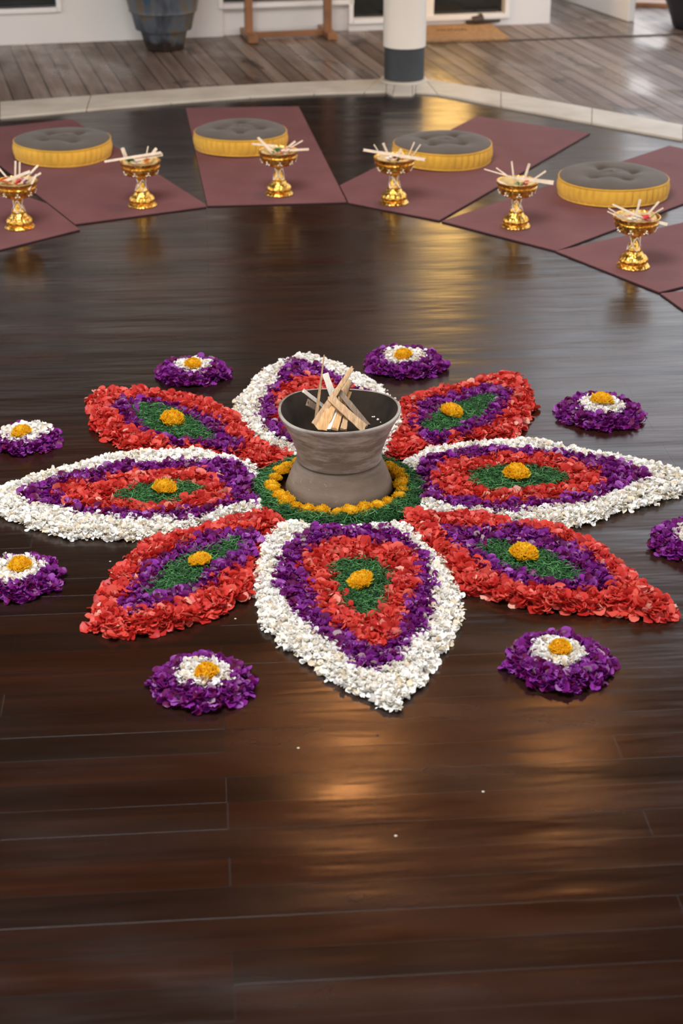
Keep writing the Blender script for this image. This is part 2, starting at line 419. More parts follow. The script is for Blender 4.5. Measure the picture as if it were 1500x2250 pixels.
window('window_1', -4.6, s_w1, h_w1, OPN); window('window_2', s_w2a, s_w2b, h_w2, OPN)
window('door_1', s_da, s_db, h_d, OPN, ((s_da+s_db)/2,))
tag(MB().box(SL-.2, s_c-.8, -1.5, 3.2, TOPH, TOPH+.14, M=FW).build('trim_3', M['ceiling']), kind='structure')  # unseen house roof, overhang shaped to shade the facade and deck

# white panel beyond the corner, step and black planter
a = G(1262, 8); b = G(1379, 48); d = (b-a).normalized(); nn = Vector((-d.y, d.x, 0))
a = a-d*.4
pn = MB(); pn.add([a, b, b+nn*.05, a+nn*.05]+[p+Vector((0, 0, 2.1)) for p in (a, b, b+nn*.05, a+nn*.05)], [(3,2,1,0),(4,5,6,7),(0,1,5,4),(1,2,6,5),(2,3,7,6),(3,0,4,7)])
tag(pn.build('wall_panel', M['white_gloss'], bevel=.004), 'white upright panel on the deck beyond the house corner', 'panel')
a = G(1372, 14); b = G(1480, 18); d = (b-a).normalized(); nn = Vector((-d.y, d.x, 0)); st = MB()
for k in range(2):
    p = a+nn*(.16*k); q = b+nn*(.16*k)+d*.8
    st.add([p, q, q+nn*.15, p+nn*.15]+[x+Vector((0, 0, .03)) for x in (p, q, q+nn*.15, p+nn*.15)], [(3,2,1,0),(4,5,6,7),(0,1,5,4),(1,2,6,5),(2,3,7,6),(3,0,4,7)])
tag(st.build('wooden_step', M['brownwood'], bevel=.004), 'low orange-brown wooden step between white panel and black planter', 'step')
p = G(1522, 60); t = thing('planter', p, 'black rounded planter cut by the top right edge', 'planter')
MB().lathe([(.11, 0), (.135, .01), (.15, .06), (.18, .14), (.23, .24), (.25, .34), (.24, .42), (.2, .48), (.21, .5), (.185, .5), (.18, .44), (.2, .34), (.1, .3)], 48).build('body', M['blackpot'], t, True)
# deck trim board (dark line) right of the doormat
a = G(1120, 90); b = G(1500, 76); d = (b-a).normalized(); nn = Vector((-d.y, d.x, 0)); b = b+d*1.5
tb = MB().add([a, b, b+nn*.028, a+nn*.028]+[x+Vector((0, 0, .004)) for x in (a, b, b+nn*.028, a+nn*.028)], [(3,2,1,0),(4,5,6,7),(0,1,5,4),(1,2,6,5),(2,3,7,6),(3,0,4,7)])
tag(tb.build('trim_4', M['leather']), kind='structure')

# ------------------------------------------------------------------ column
cp = G(887, 180); t = thing('column', (cp.x, cp.y, 0), 'round cream column with dark slate base on the stone kerb', 'column')
MB().lathe([(.113, .012), (.113, .205)], 64).build('base_band', M['darkband'], t, auto=40)['label'] = 'dark slate grey base band'
MB().lathe([(.106, .205), (.120, .2051), (.121, .215), (.121, 3.0)], 64).build('shaft', M['cream'], t, auto=40)['label'] = 'cream painted shaft'
MB().lathe([(.135, .010), (.135, .020), (.112, .022)], 48).build('mortar_collar', M['stone'], t, auto=40)

# ------------------------------------------------------------------ lamps
for px, py, h, lab, st in ((772, 1650, 3.1, 'small round ceiling lamp over the floor, nearer the column', 110), (1232, 1650, 3.1, 'small round ceiling lamp over the floor, to the right', 60)):
    p = G(px, py, -h); t = thing('ceiling_lamp', (p.x, p.y, h), lab, 'lamp', group='lamps under the pavilion roof')
    MB().lathe([(.02, .11), (.08, .10), (.13, .03), (.135, 0), (.128, 0)], 32, cap1=False).build('lamp_shade', M['brownwood'], t, True)
    MB().lathe([(.001, 0), (.06, -.012), (.12, 0.012)], 32, cap0=False).build('diffuser', emit('warm_lamp', (1.0, .42, .14), st), t, True)
    MB().tube([(0, 0, .1), (0, 0, 1.3)], .006).build('cord', M['leather'], t)
lp = FW(.43, -.16, 0); t = thing('added_lantern', (lp.x, lp.y, 1.0), 'added tall amber lantern beside the glass door, out of view', 'lantern')
MB().lathe([(.09, -.66), (.13, -.64), (.13, .75), (.09, .77)], 32).build('lamp_shade', emit('amber_shade', (1.0, .60, .19), 4.6), t, True)  # unseen glow added for the amber reflection in the floor
MB().tube([(0, 0, .77), (0, 0, 2.0)], .008).build('cord', M['leather'], t)

# ------------------------------------------------------------------ yoga mats
def mat(poly, label, z=0.0015):
    c = sum((Vector(p) for p in poly), Vector((0, 0)))/len(poly)
    ang = atan2(poly[1][1]-poly[0][1], poly[1][0]-poly[0][0])
    ca, sa = cos(-ang), sin(-ang)
    lp = [((p[0]-c.x)*ca-(p[1]-c.y)*sa, (p[0]-c.x)*sa+(p[1]-c.y)*ca) for p in poly]
    t = thing('yoga_mat', (c.x, c.y, 0), label, 'mat', ang, 'maroon mats laid out in an arc')
    MB().prism(lp, 0.0005, .0035).build('shadow_edge', M['mat_edge'], t)
    MB().prism([(x*.997, y*.997) for x, y in lp], .0035, .0075).build('top_layer', M['mat'], t, bevel=.001)
    return t
def rect(corner, wdir, ldir, w=.61, l=1.83):
    c = Vector(corner); a = Vector((cos(radians(wdir)), sin(radians(wdir)))); b = Vector((cos(radians(ldir)), sin(radians(ldir))))
    return [c, c+a*w, c+a*w+b*l, c+b*l]
def half(poly, p, n):
    """keep the side of the line through p that n points to"""
    out = []; p = Vector(p); n = Vector(n)
    for i in range(len(poly)):
        a = Vector(poly[i]); b = Vector(poly[(i+1) % len(poly)]); da = (a-p).dot(n); db = (b-p).dot(n)
        if da >= 0: out.append(a)
        if da*db < 0: out.append(a.lerp(b, da/(da-db)))
    return out
mB = rect((-.581, 7.341), 206.5, 116.8); mB = [mB[1], mB[0], mB[3], mB[2]]
mA = rect((-1.0, 7.085), 224.5, 134.5); mA = [mA[1], mA[0], mA[3], mA[2]]
mC = [Vector(p) for p in ((-.587, 7.348), (.024, 7.406), (-.23, 9.269), (-.834, 9.226))]
mD = [Vector(p) for p in ((-.107, 7.494), (.417, 7.126), (1.259, 8.67), (.715, 9.04))]
mE = rect((.425, 7.113), -43.5, 47.5, l=1.76)
mF = rect((.862, 6.690), -57, 34.5)
mG = rect((1.195, 6.165), -74, 16)
eA = mB[0]-mB[3]; mA = half(mA, mB[0]+Vector((-.004, -.004)), Vector((eA.y, -eA.x)) if Vector((eA.y, -eA.x)).dot(mA[0]-mB[0]) > 0 else Vector((-eA.y, eA.x)))
eC = mC[2]-mC[1]; mD = half(mD, mC[1]+Vector((.004, 0)), Vector((eC.y, -eC.x)))
eB = mC[3]-mC[0]; mB = half(mB, mC[0]+Vector((-.004, 0)), Vector((-eB.y, eB.x)))
eD = mD[2]-mD[1]
for poly, lab in ((mA, 'maroon mat cut by the left edge, under the leftmost gilt goblet'),
                  (mB, 'maroon mat under the leftmost round yellow cushion'),
                  (mC, 'maroon mat lying straight ahead, left of the column, second from left cushion on it'),
                  (mD, 'maroon mat right of the column under the third cushion from the left'),
                  (mE, 'maroon mat under the rightmost and largest looking yellow cushion'),
                  (mF, 'maroon mat under the rightmost gilt goblet'),
                  (mG, 'maroon mat corner at right edge, nearest mat on the right')):
    mat(poly, lab)
MZ = .0075

# ------------------------------------------------------------------ cushions
def cushion(px, py, r, rz, label):
    p = G(px, py, MZ); t = thing('floor_cushion', p, label, 'cushion', rz, 'round yellow and grey floor cushions')
    rng = random.Random(int(px)); NP = 44; ph = [rng.uniform(.5, 1.2) for _ in range(NP)]
    prof = []
    for i in range(15):
        u = i/14; z = .003+.078*u; bul = .014*sin(pi*min(1, max(0, u)))**.6
        prof.append((r-.016+bul, z))
    def fn(rr, z, a):
        u = min(1, max(0, z/.081)); k = a/(2*pi)*NP; i = int(k) % NP; f = abs(sin(pi*k))**.5
        return rr-(1-f)*.011*ph[i]*sin(pi*min(max(u*1.1-.05, 0), 1)), z+.003*sin(a*2+1)
    MB().lathe([(r*.5, .001), (r-.03, .0015)]+prof+[(r-.02, .080), (r-.03, .070)], 352, fn, cap1=False).build('pleated_side', M['yellow_fabric'], t, True)['label'] = 'mustard yellow pleated side'
    for zz, rr in ((.078, r-.010), (.006, r-.012)):
        MB().tube([(rr*cos(2*pi*k/96), rr*sin(2*pi*k/96), zz+.003*sin(4*pi*k/96+1)) for k in range(97)], .0038, 8).build('piping', M['yellow_fabric'], t, True)
    # tufted top
    tufts = [(r*.42*cos(a), r*.42*sin(a)) for a in (.5, 2.07, 3.64, 5.21)]
    nr, ns = 22, 96; vs = [(0, 0, 0)]; fs = []
    R = r-.012
    def hz(x, y):
        d = hypot(x, y)/R; z = .083+.022*(1-d**4)+.003*sin(atan2(y, x)*2+1)
        for tx, ty in tufts:
            e = hypot(x-tx, y-ty); z -= .014*math.exp(-(e/.018)**2)+.013*math.exp(-(e/.06)**2)
        for i in range(4):
            (ax, ay), (bx, by) = tufts[i], tufts[(i+1) % 4]
            L = hypot(bx-ax, by-ay); q = max(0, min(1, ((x-ax)*(bx-ax)+(y-ay)*(by-ay))/L/L)); e = hypot(x-ax-q*(bx-ax), y-ay-q*(by-ay)); z -= .006*math.exp(-(e/.014)**2)
        return z
    vs[0] = (0, 0, hz(0, 0))
    for i in range(1, nr+1):
        for k in range(ns):
            a = 2*pi*k/ns; rr = R*i/nr; x, y = rr*cos(a), rr*sin(a); vs.append((x, y, hz(x, y)))
    fs += [(0, 1+k, 1+(k+1) % ns) for k in range(ns)]
    for i in range(nr-1):
        for k in range(ns):
            a0 = 1+i*ns+k; a1 = 1+i*ns+(k+1) % ns; fs.append((a0, a0+ns, a1+ns, a1))
    MB().add(vs, fs).build('tufted_top', M['grey_fabric'], t, True)['label'] = 'taupe grey tufted top'
cushion(139, 342, .240, .2, 'round yellow pleated cushion with grey tufted top, leftmost of the four')
cushion(529, 322, .235, 1.1, 'round yellow cushion with grey top on the mat straight ahead, left of the column')
cushion(971, 350, .243, .5, 'round yellow cushion with grey top just right of the column')
cushion(1345, 426, .252, 1.5, 'round yellow cushion with grey top, rightmost of the four')

# ------------------------------------------------------------------ footed gilt bowls with offerings
def goblet_proto():
    t = thing('footed_bowl', (0, 0, 0), 'x', 'bowl', 0, 'ornate gilt footed bowls on the mats')
    def scal(n, amp, z0, z1):
        return lambda r, z, a: (r*(1+(amp*abs(sin(a*n/2)) if z0 <= z <= z1 else 0)), z)
    def f2(r, z, a):
        k = 1.0
        if z < .012: k += .05*abs(sin(a*4))
        if .02 < z < .047: k += .035*abs(sin(a*9))
        return r*k, z
    MB().lathe([(.030, 0), (.058, 0), (.061, .005), (.057, .013), (.050, .016), (.053, .024), (.053, .034), (.046, .044), (.036, .051), (.033, .058), (.029, .064)], 96, f2).build('foot', M['gold'], t, auto=50)
    MB().lathe([(.029, .062), (.026, .072), (.021, .086), (.017, .100), (.0155, .112), (.018, .124), (.024, .131)], 48).build('stem', M['gold'], t, True)
    lat = MB()
    for s in (1, -1):
        for k in range(4):
            a0 = k*pi/2; pts = []
            for i in range(10):
                u = i/9; z = .066+.056*u; r = .0275-.0095*min(1, u*1.6)+.001; a = a0+s*u*pi/2*1.0
                pts.append((r*cos(a), r*sin(a), z))
            lat.tube(pts, .0022, 6)
    lat.build('silver_lattice', M['silver'], t, True)['label'] = 'silver criss-cross band round the stem'
    def f3(r, z, a):
        k = 1.0
        if .138 < z < .166: k += .03*abs(sin(a*8))+.012*sin(a*24)
        return r*k, z
    bw = MB().lathe([(.020, .128), (.040, .131), (.060, .138), (.070, .148), (.076, .160), (.079, .168), (.083, .170), (.084, .176), (.0805, .179), (.084, .184), (.088, .194), (.0895, .198), (.086, .199), (.082, .190), (.072, .176), (.04, .170)], 144, f3)
    st = bw; NF = len(bw.f)
    for k in range(8):
        a = 2*pi*k/8+.2
        for da, zz, rr in ((0, .152, .0755), (.10, .148, .0735), (-.10, .148, .0735), (0, .160, .079)):
            x, y = rr*cos(a+da), rr*sin(a+da)
            st.lathe([(.0001, -.004), (.003, -.0025), (.004, 0), (.003, .0025), (.0001, .004)], 8, org=(x, y, zz))
    bo = bw.build('bowl', M['gold'], t, auto=50); bo.data.materials.append(M['silver'])
    for pl in bo.data.polygons[NF:]: pl.material_index = 1
    return t
GOB = [(44, 500, 'gilt footed bowl cut off by the left edge'),
       (313, 452, 'gilt footed bowl second from left, in front of the leftmost cushion'),
       (613, 427, 'gilt footed bowl on the mat left of the column'),
       (865, 446, 'gilt footed bowl just below and right of the column'),
       (1132, 498, 'gilt footed bowl between the two right-hand cushions'),
       (1390, 586, 'gilt footed bowl nearest the right edge, lowest in the photo')]
gp = goblet_proto(); GP = []
for i, (px, py, lab) in enumerate(GOB):
    p = G(px, py, MZ); o = gp if i == 0 else copy_tree(gp)
    k = (1.0, 1.0, 1.0, 1.03, .99, 1.03)[i]
    o.location = p; o.rotation_euler = (0, 0, i*.35); o.scale = (k, k, k*1.0); o['label'] = lab; GP.append((p, k))

def offering(i, strips, bits, label):
    p, k = GP[i]; o = thing('palm_leaf_offering', (p.x, p.y, p.z+.172*k), label, 'offering', 0, 'palm leaf offerings in the gilt bowls')
    MB().lathe([(.038, .001), (.060, .003), (.072, .014), (.078, .024), (.076, .025), (.069, .016), (.056, .010), (.001, .009)], 40, lambda r, z, a: (r*(1+.03*sin(a*7+i)), z), cap1=False).build('leaf_tray', M['leaf_tray'], o, auto=60)
    rng = random.Random(i+40)
    for (x0, z0, y0, x1, z1, y1, w) in strips:
        MB().splint((x0, y0, z0), (x1, y1, z1), w*.75, w*.9, .0014, (0, -1, .5), rng, rag=.25).build('palm_strip', M['palm_strip'], o, auto=40)['label'] = 'pale palm strip'
    for (mn, x, y, s) in bits:
        b = MB(); q = random.Random(int(x*1000)+i)
        for _ in range(9):
            a = q.uniform(0, 6.3); e = q.uniform(.2, 1.1); cx, cy = x+q.uniform(-.5, .5)*s, y+q.uniform(-.5, .5)*s; cz = .020+q.uniform(0, .014); L = s*q.uniform(.9, 1.5)
            dx, dy, dz = cos(a)*cos(e)*L, sin(a)*cos(e)*L, sin(e)*L*.6; wx, wy = -sin(a)*L*.4, cos(a)*L*.4
            b.add([(cx, cy, cz), (cx+dx*.5+wx, cy+dy*.5+wy, cz+dz*.6), (cx+dx, cy+dy, cz+dz), (cx+dx*.5-wx, cy+dy*.5-wy, cz+dz*.6)], [(0, 1, 2, 3)])
        b.build('flower_petals' if 'flower' in mn else 'leaf_piece', M[mn], o, True)
# strips: x0,z0,y0 -> x1,z1,y1 relative to the tray, metres
offering(0, [(-.11, .010, -.03, .065, .072, -.02, .014), (.03, .03, -.03, .095, .092, .0, .010), (.03, .02, -.01, .105, .060, 0, .009), (-.01, .02, .03, -.005, .098, .05, .009), (.008, .02, .03, .012, .094, .05, .008), (-.02, .02, 0, -.075, .075, .03, .009), (.06, .005, -.06, .09, .06, -.02, .009)],
         [('flower_red', .012, -.035, .022), ('flower_pink', .03, -.02, .018), ('flower_purple', .045, -.03, .013), ('flower_orange', -.05, -.01, .03)], 'palm leaf offering with pale strips and red petals, in the leftmost bowl')
offering(1, [(-.150, .032, -.035, .095, .070, -.03, .013), (-.02, .04, -.03, .100, .060, -.02, .016), (-.065, .03, .02, -.08, .075, .03, .014), (-.05, .02, .0, -.07, .082, 0, .010), (.02, .02, 0, .035, .085, .02, .006), (.03, .03, 0, .07, .075, .02, .014)],
         [('flower_orange', .03, -.03, .022), ('flower_white', -.01, -.03, .022), ('leaf_green', -.04, -.02, .02)], 'palm leaf offering with one very long strip pointing left')
offering(2, [(-.115, .055, .0, -.01, .045, .0, .012), (-.09, .078, .02, -.02, .020, -.03, .014), (0, .034, -.04, .135, .036, -.02, .012), (.04, .03, 0, .108, .070, .0, .007), (.03, .03, 0, .075, .062, .02, .010)],
         [('leaf_green', .0, -.035, .024), ('flower_red', .015, -.05, .012), ('flower_orange', .045, .0, .03), ('flower_white', .03, -.04, .018)], 'palm leaf offering with a dark leaf and short strips, left of the column')
offering(3, [(-.135, .068, -.04, .130, .028, -.05, .015), (-.05, .02, 0, -.09, .082, 0, .006), (-.02, .02, 0, -.05, .088, 0, .012), (.055, .02, 0, .085, .092, 0, .007), (.07, .02, 0, .112, .082, 0, .006), (.0, .02, 0, .03, .06, 0, .014)],
         [('flower_red', .02, -.05, .016), ('leaf_green', .01, -.055, .014), ('flower_white', -.03, -.05, .022), ('flower_purple', .0, -.03, .015)], 'palm leaf offering with a long strip laid across, right of the column')
offering(4, [(-.140, .075, .0, .005, .040, -.03, .006), (-.01, .048, -.035, .145, .028, -.04, .019), (-.09, .078, .01, -.04, .048, -.02, .007), (-.025, .10, .03, -.015, .03, .01, .009), (.03, .02, .03, .05, .088, .04, .013), (.06, .02, .02, .118, .062, .02, .009), (-.085, .035, -.03, -.03, .01, -.06, .010)],
         [('leaf_green', .005, -.05, .018), ('flower_red', .03, -.055, .017), ('flower_pink', .02, -.06, .012)], 'palm leaf offering with a green leaf under crossed strips')
offering(5, [(-.10, .078, -.02, .02, .030, -.045, .010), (.0, .034, -.04, .110, .008, -.05, .013), (.0, .02, .02, .015, .082, .04, .011), (.03, .02, .0, .085, .078, .02, .010), (-.05, .02, 0, -.112, .058, 0, .006), (-.05, .015, 0, -.115, .045, 0, .006), (.05, .02, .02, .105, .050, .03, .007)],
         [('leaf_green', .01, -.03, .022), ('flower_red', .022, -.05, .022), ('flower_white', -.02, -.055, .022), ('flower_pink', -.04, -.02, .016)], 'palm leaf offering with white and red petals in the rightmost bowl')

# ------------------------------------------------------------------ big glazed jar, wooden stand, doormat, sandal
p = G(362, 107); t = thing('ceramic_jar', p, 'large blue-grey glazed faceted jar against the white wall', 'jar', .3)
def fj(r, z, a):
    k = 1-.030*(1-abs(cos(a*5)))*(1 if z < .6 else 0)
    if z < .13: k *= 1-.10*(1-abs(sin(a*3)))*(1-z/.13)
    return r*k, z
MB().lathe([(.09, 0), (.120, .004), (.132, .05), (.150, .12), (.176, .125), (.196, .21), (.206, .235), (.214, .236), (.212, .246), (.226, .31), (.248, .42), (.262, .55), (.258, .66), (.22, .76), (.19, .80), (.21, .83), (.225, .85), (.20, .85), (.17, .80), (.2, .7), (.15, .6)], 120, fj).build('jar_body', M['ceramic_blue'], t, auto=60)
pa = G(546, 84); pb = G(720, 79)
t = thing('wooden_stand', (pa+pb)/2, 'brown two-legged wooden stand against the white wall', 'stand', TH)
hw = (pb-pa).length/2; fr = MB()
for s in (-1, 1):
    MB().box(s*hw-.024, s*hw+.024, -.028, .028, .04, 1.25).build('post', M['brownwood'], t, bevel=.004)
    MB().box(s*hw-.032, s*hw+.032, -.17, .17, 0, .045).build('foot', M['brownwood'], t, bevel=.006)
MB().box(-hw, hw, -.015, .015, .005, .04).build('lower_rail', M['brownwood'], t, bevel=.003)
MB().box(-hw-.08, hw+.08, -.03, .03, 1.25, 1.30).build('top_rail', M['brownwood'], t, bevel=.005)
q = [G(936, 57), G(1079, 57.5), G(1120, 89), G(925, 96)]
t = thing('doormat', (sum(x.x for x in q)/4, sum(x.y for x in q)/4, 0), 'brown coir doormat with dark lettering before the glass door', 'mat')
c0 = t.location
MB().prism([(x.x-c0.x, x.y-c0.y) for x in q], 0, .018).build('mat_pile', M['coir'], t, bevel=.004)
pr = MB(); random.seed(3)
for k in range(9):   # illegible dark print
    a = G(962+k*7.5, 72-k*.15)-c0; a.z = .0185
    pr.box(a.x-.008, a.x+.006, a.y-.03, a.y+.03*random.uniform(.2, 1), .018, .0192)
    if k % 2: pr.box(a.x-.008, a.x+.012, a.y-.006, a.y+.008, .018, .0192)
pr.build('dark_print', M['coir_dark'], t)
p = G(1062, 56); t = thing('sandal', (p.x, p.y, .019), 'dark brown sandal on the doormat by the threshold', 'shoe', radians(200))
MB().prism([(.13*cos(a)*(1), .045*sin(a)*(1+.25*cos(a))) for a in [2*pi*k/20 for k in range(20)]], 0, .016).build('sole', M['leather'], t, bevel=.004)
sb = MB(); vs = []; n = 9; m = 6
for i in range(m):
    x = .02+.075*i/(m-1)
    for j in range(n):
        a = pi*j/(n-1); w = .046*(1+.1*cos(x*20)); vs.append((x, w*cos(a), .016+.042*sin(a)*(1-.35*i/(m-1))))
sb.add(vs, [(i*n+j, (i+1)*n+j, (i+1)*n+j+1, i*n+j+1) for i in range(m-1) for j in range(n-1)])
so = sb.build('strap', M['leather'], t, True); so.modifiers.new('solid', 'SOLIDIFY').thickness = .004

# ------------------------------------------------------------------ clay brazier
PX, PY = -.006, 4.460
t = thing('clay_brazier', (PX, PY, 0), 'grey-brown clay brazier with flared bowl, centre of the flowers', 'brazier')
wob = lambda amp: (lambda r, z, a: (r*(1+amp*sin(2*a+.6)), z+(.004*sin(2*a+2.2)+.003*sin(3*a) if z > .2 else 0)))
MB().lathe([(.135, .0), (.150, .0), (.1545, .004), (.1535, .014), (.146, .035), (.137, .060), (.129, .078), (.1235, .090), (.1205, .0935), (.110, .0945)], 96, wob(.004)).build('flared_base', M['clay_base'], t, True)['label'] = 'matte brown flared base'
MB().lathe([(.100, .100), (.113, .098), (.1195, .0985), (.1205, .102), (.1190, .108), (.1198, .118), (.124, .135), (.132, .158), (.141, .180), (.149, .198), (.157, .214), (.165, .227), (.1695, .235), (.1715, .241), (.1705, .246), (.167, .2475), (.1635, .246)], 128, wob(.006), cap1=False).build('bowl', M['clay_bowl'], t, True)['label'] = 'burnished grey flared bowl'
MB().lathe([(.1640, .2462), (.159, .238), (.150, .222), (.140, .203), (.130, .183), (.120, .165), (.105, .150), (.07, .143), (.001, .140)], 128, wob(.006), cap0=False, cap1=False).build('bowl_interior', M['soot'], t, True)['label'] = 'soot-dark bowl interior'
def tip(px, py, y): return Pd(px, py, PY+y)
SP = [ # (x0,y0,depth0, x1,y1,depth1, w0, w1, t, mat, point, label)
 ((666, 858, -.01), (722, 902, .03), .010, .010, .004, 'split_pale', 0, 'thin pale splint leaning out over the left rim'),
 ((712, 780, .0), (694, 920, -.03), .0035, .010, .003, 'split_tan', 0, 'tallest thin upright twig in the brazier'),
 ((714, 821, .04), (735, 880, .02), .019, .017, .004, 'split_pale', 0, 'short wide whitish splint standing upright'),
 ((774, 808, .05), (690, 934, -.075), .010, .020, .006, 'split_tan', 0, 'long tan splint rising to upper right'),
 ((766, 836, .06), (728, 930, -.03), .018, .022, .006, 'split_tan', 0, 'brown splint behind the long rising one'),
 ((771, 842, .07), (740, 905, .01), .008, .010, .005, 'split_grey', 0, 'narrow dark grey splint at the back'),
 ((766, 861, .05), (735, 936, -.04), .016, .018, .006, 'split_orange', 0, 'blunt orange-tan splint leaning behind the crossing ones'),
 ((724, 873, -.02), (800, 942, -.085), .019, .024, .008, 'split_tan', 0, 'widest front splint sloping down to the right'),
 ((744, 860, .01), (808, 936, -.050), .015, .015, .008, 'split_grey', 0, 'rough grey-brown splint beside the widest one'),
 ((734, 884, -.02), (704, 944, -.10), .022, .033, .005, 'split_orange', 0, 'broad orange splint fanning to lower left'),
 ((741, 897, -.02), (722, 944, -.10), .006, .010, .005, 'split_pale', 0, 'narrow pale splint in the front fan'),
 ((749, 900, -.02), (735, 944, -.10), .014, .019, .005, 'split_orange', 0, 'middle orange splint in the front fan'),
 ((762, 905, -.02), (754, 944, -.10), .012, .018, .005, 'split_tan', 0, 'short tan splint at the right of the front fan'),
 ((675, 884, -.02), (708, 906, .01), .018, .014, .008, 'split_grey', 0, 'grey bark splint at the left inside the bowl'),
]
rng = random.Random(8)
for a, b, w0, w1, th, mn, pt, lab in SP:
    A = tip(*a); Bp = tip(*b); rh = hypot(Bp.x-PX, Bp.y-PY)
    s = MB().splint((0, 0, 0), Bp-A, w0, w1, th, (0, -.75, .65), rng, n=9, rag=.35)
    o = s.build('wood_splint', M[mn], loc=A, auto=35); tag(o, lab, 'stick', 'split wood pieces in the brazier')
sd = MB()
for (x, y, r) in ((822, 916, .003), (830, 922, .0042), (818, 916, .0025), (836, 928, .002)):
    c = Pd(x, y, PY+.012); sd.lathe([(.0001, -r), (r*.8, -r*.5), (r, 0), (r*.8, r*.5), (.0001, r)], 10, org=(c.x, c.y, c.z-.0))
tag(sd.build('grain', M['seed'], smooth=True), 'few pale grains lying inside the brazier, right side', 'grain', kind='stuff')

# ------------------------------------------------------------------ loose petals
def quads_mesh(name, V, F, mat, parent, smooth=True):
    me = bpy.data.meshes.new(name); V = np.asarray(V, np.float32); F = np.asarray(F, np.int32)
    me.vertices.add(len(V)); me.vertices.foreach_set('co', V.ravel())
    me.loops.add(F.size); me.loops.foreach_set('vertex_index', F.ravel())
    me.polygons.add(len(F)); me.polygons.foreach_set('loop_start', np.arange(0, F.size, 4, dtype=np.int32))
    me.update(calc_edges=True); me.validate()
    me.materials.append(mat)
    if smooth: me.shade_smooth()
    o = bpy.data.objects.new(name, me); C.objects.link(o)
    if parent: o.parent = parent
    return o
def inside(P, poly):
    x, y = P[:, 0], P[:, 1]; r = np.zeros(len(P), bool); n = len(poly)
    for i in range(n):
        x0, y0 = poly[i]; x1, y1 = poly[(i+1) % n]
        if y0 == y1: continue
        c = ((y0 > y) != (y1 > y)) & (x < (x1-x0)*(y-y0)/(y1-y0)+x0); r ^= c
    return r
def edist(P, poly):
    d = np.full(len(P), 9.0); n = len(poly)
    for i in range(n):
        a = np.array(poly[i]); b = np.array(poly[(i+1) % n]); ab = b-a; L = (ab**2).sum()+1e-12
        t = np.clip(((P-a)@ab)/L, 0, 1); q = a+t[:, None]*ab; d = np.minimum(d, np.hypot(*(P-q).T))
    return d
def smooth_poly(pts, it=1):
    for _ in range(it):
        n = len(pts); out = []
        for i in range(n):
            a, b = pts[i], pts[(i+1) % n]
            out += [(a[0]*.75+b[0]*.25, a[1]*.75+b[1]*.25), (a[0]*.25+b[0]*.75, a[1]*.25+b[1]*.75)]
        pts = out
    return pts
def height(P, outer_poly, h):
    d = edist(P, outer_poly); return h*np.sqrt(np.clip(d/.030, 0, 1))
def sample(poly, holes, spacing, rng):
    a = np.array(poly); lo = a.min(0); hi = a.max(0); n = int((hi-lo).prod()/spacing**2)
    P = lo+rng.random((n, 2))*(hi-lo); k = inside(P, poly)
    for h in holes: k &= ~inside(P, h)
    return P[k]
def rotm(yaw, tilt, roll):
    cy, sy, ct, st, cr_, sr = np.cos(yaw), np.sin(yaw), np.cos(tilt), np.sin(tilt), np.cos(roll), np.sin(roll)
    z = np.zeros_like(yaw); o = np.ones_like(yaw)
    Rz = np.stack([cy, -sy, z, sy, cy, z, z, z, o], -1).reshape(-1, 3, 3)
    Rx = np.stack([o, z, z, z, ct, -st, z, st, ct], -1).reshape(-1, 3, 3)
    Ry = np.stack([cr_, z, sr, z, o, z, -sr, z, cr_], -1).reshape(-1, 3, 3)
    return Rz@Rx@Ry
PT_U = np.array([0, .3, .65, .9, 1.0]); PT_W = np.array([.16, .72, 1.0, .72, .22]); 
def underlay(poly, holes, outer_poly, h, step=.007):
    a = np.array(poly); lo = a.min(0); hi = a.max(0)
    nx, ny = (np.ceil((hi-lo)/step)+1).astype(int); X, Y = np.meshgrid(lo[0]+np.arange(nx)*step, lo[1]+np.arange(ny)*step, indexing='ij')
    P = np.stack([X.ravel(), Y.ravel()], 1); Z = np.maximum(height(P, outer_poly, h)*.55, .0008)
    k = inside(P, poly)
    for q in holes: k &= ~inside(P, q)
    k = k.reshape(nx, ny); idx = np.arange(nx*ny).reshape(nx, ny)
    m = k[:-1, :-1] & k[1:, :-1] & k[1:, 1:] & k[:-1, 1:]
    F = np.stack([idx[:-1, :-1][m], idx[1:, :-1][m], idx[1:, 1:][m], idx[:-1, 1:][m]], 1)
    V = np.concatenate([P, Z[:, None]], 1)
    used = np.unique(F); re = np.full(len(V), -1); re[used] = np.arange(len(used))
    return V[used], re[F]
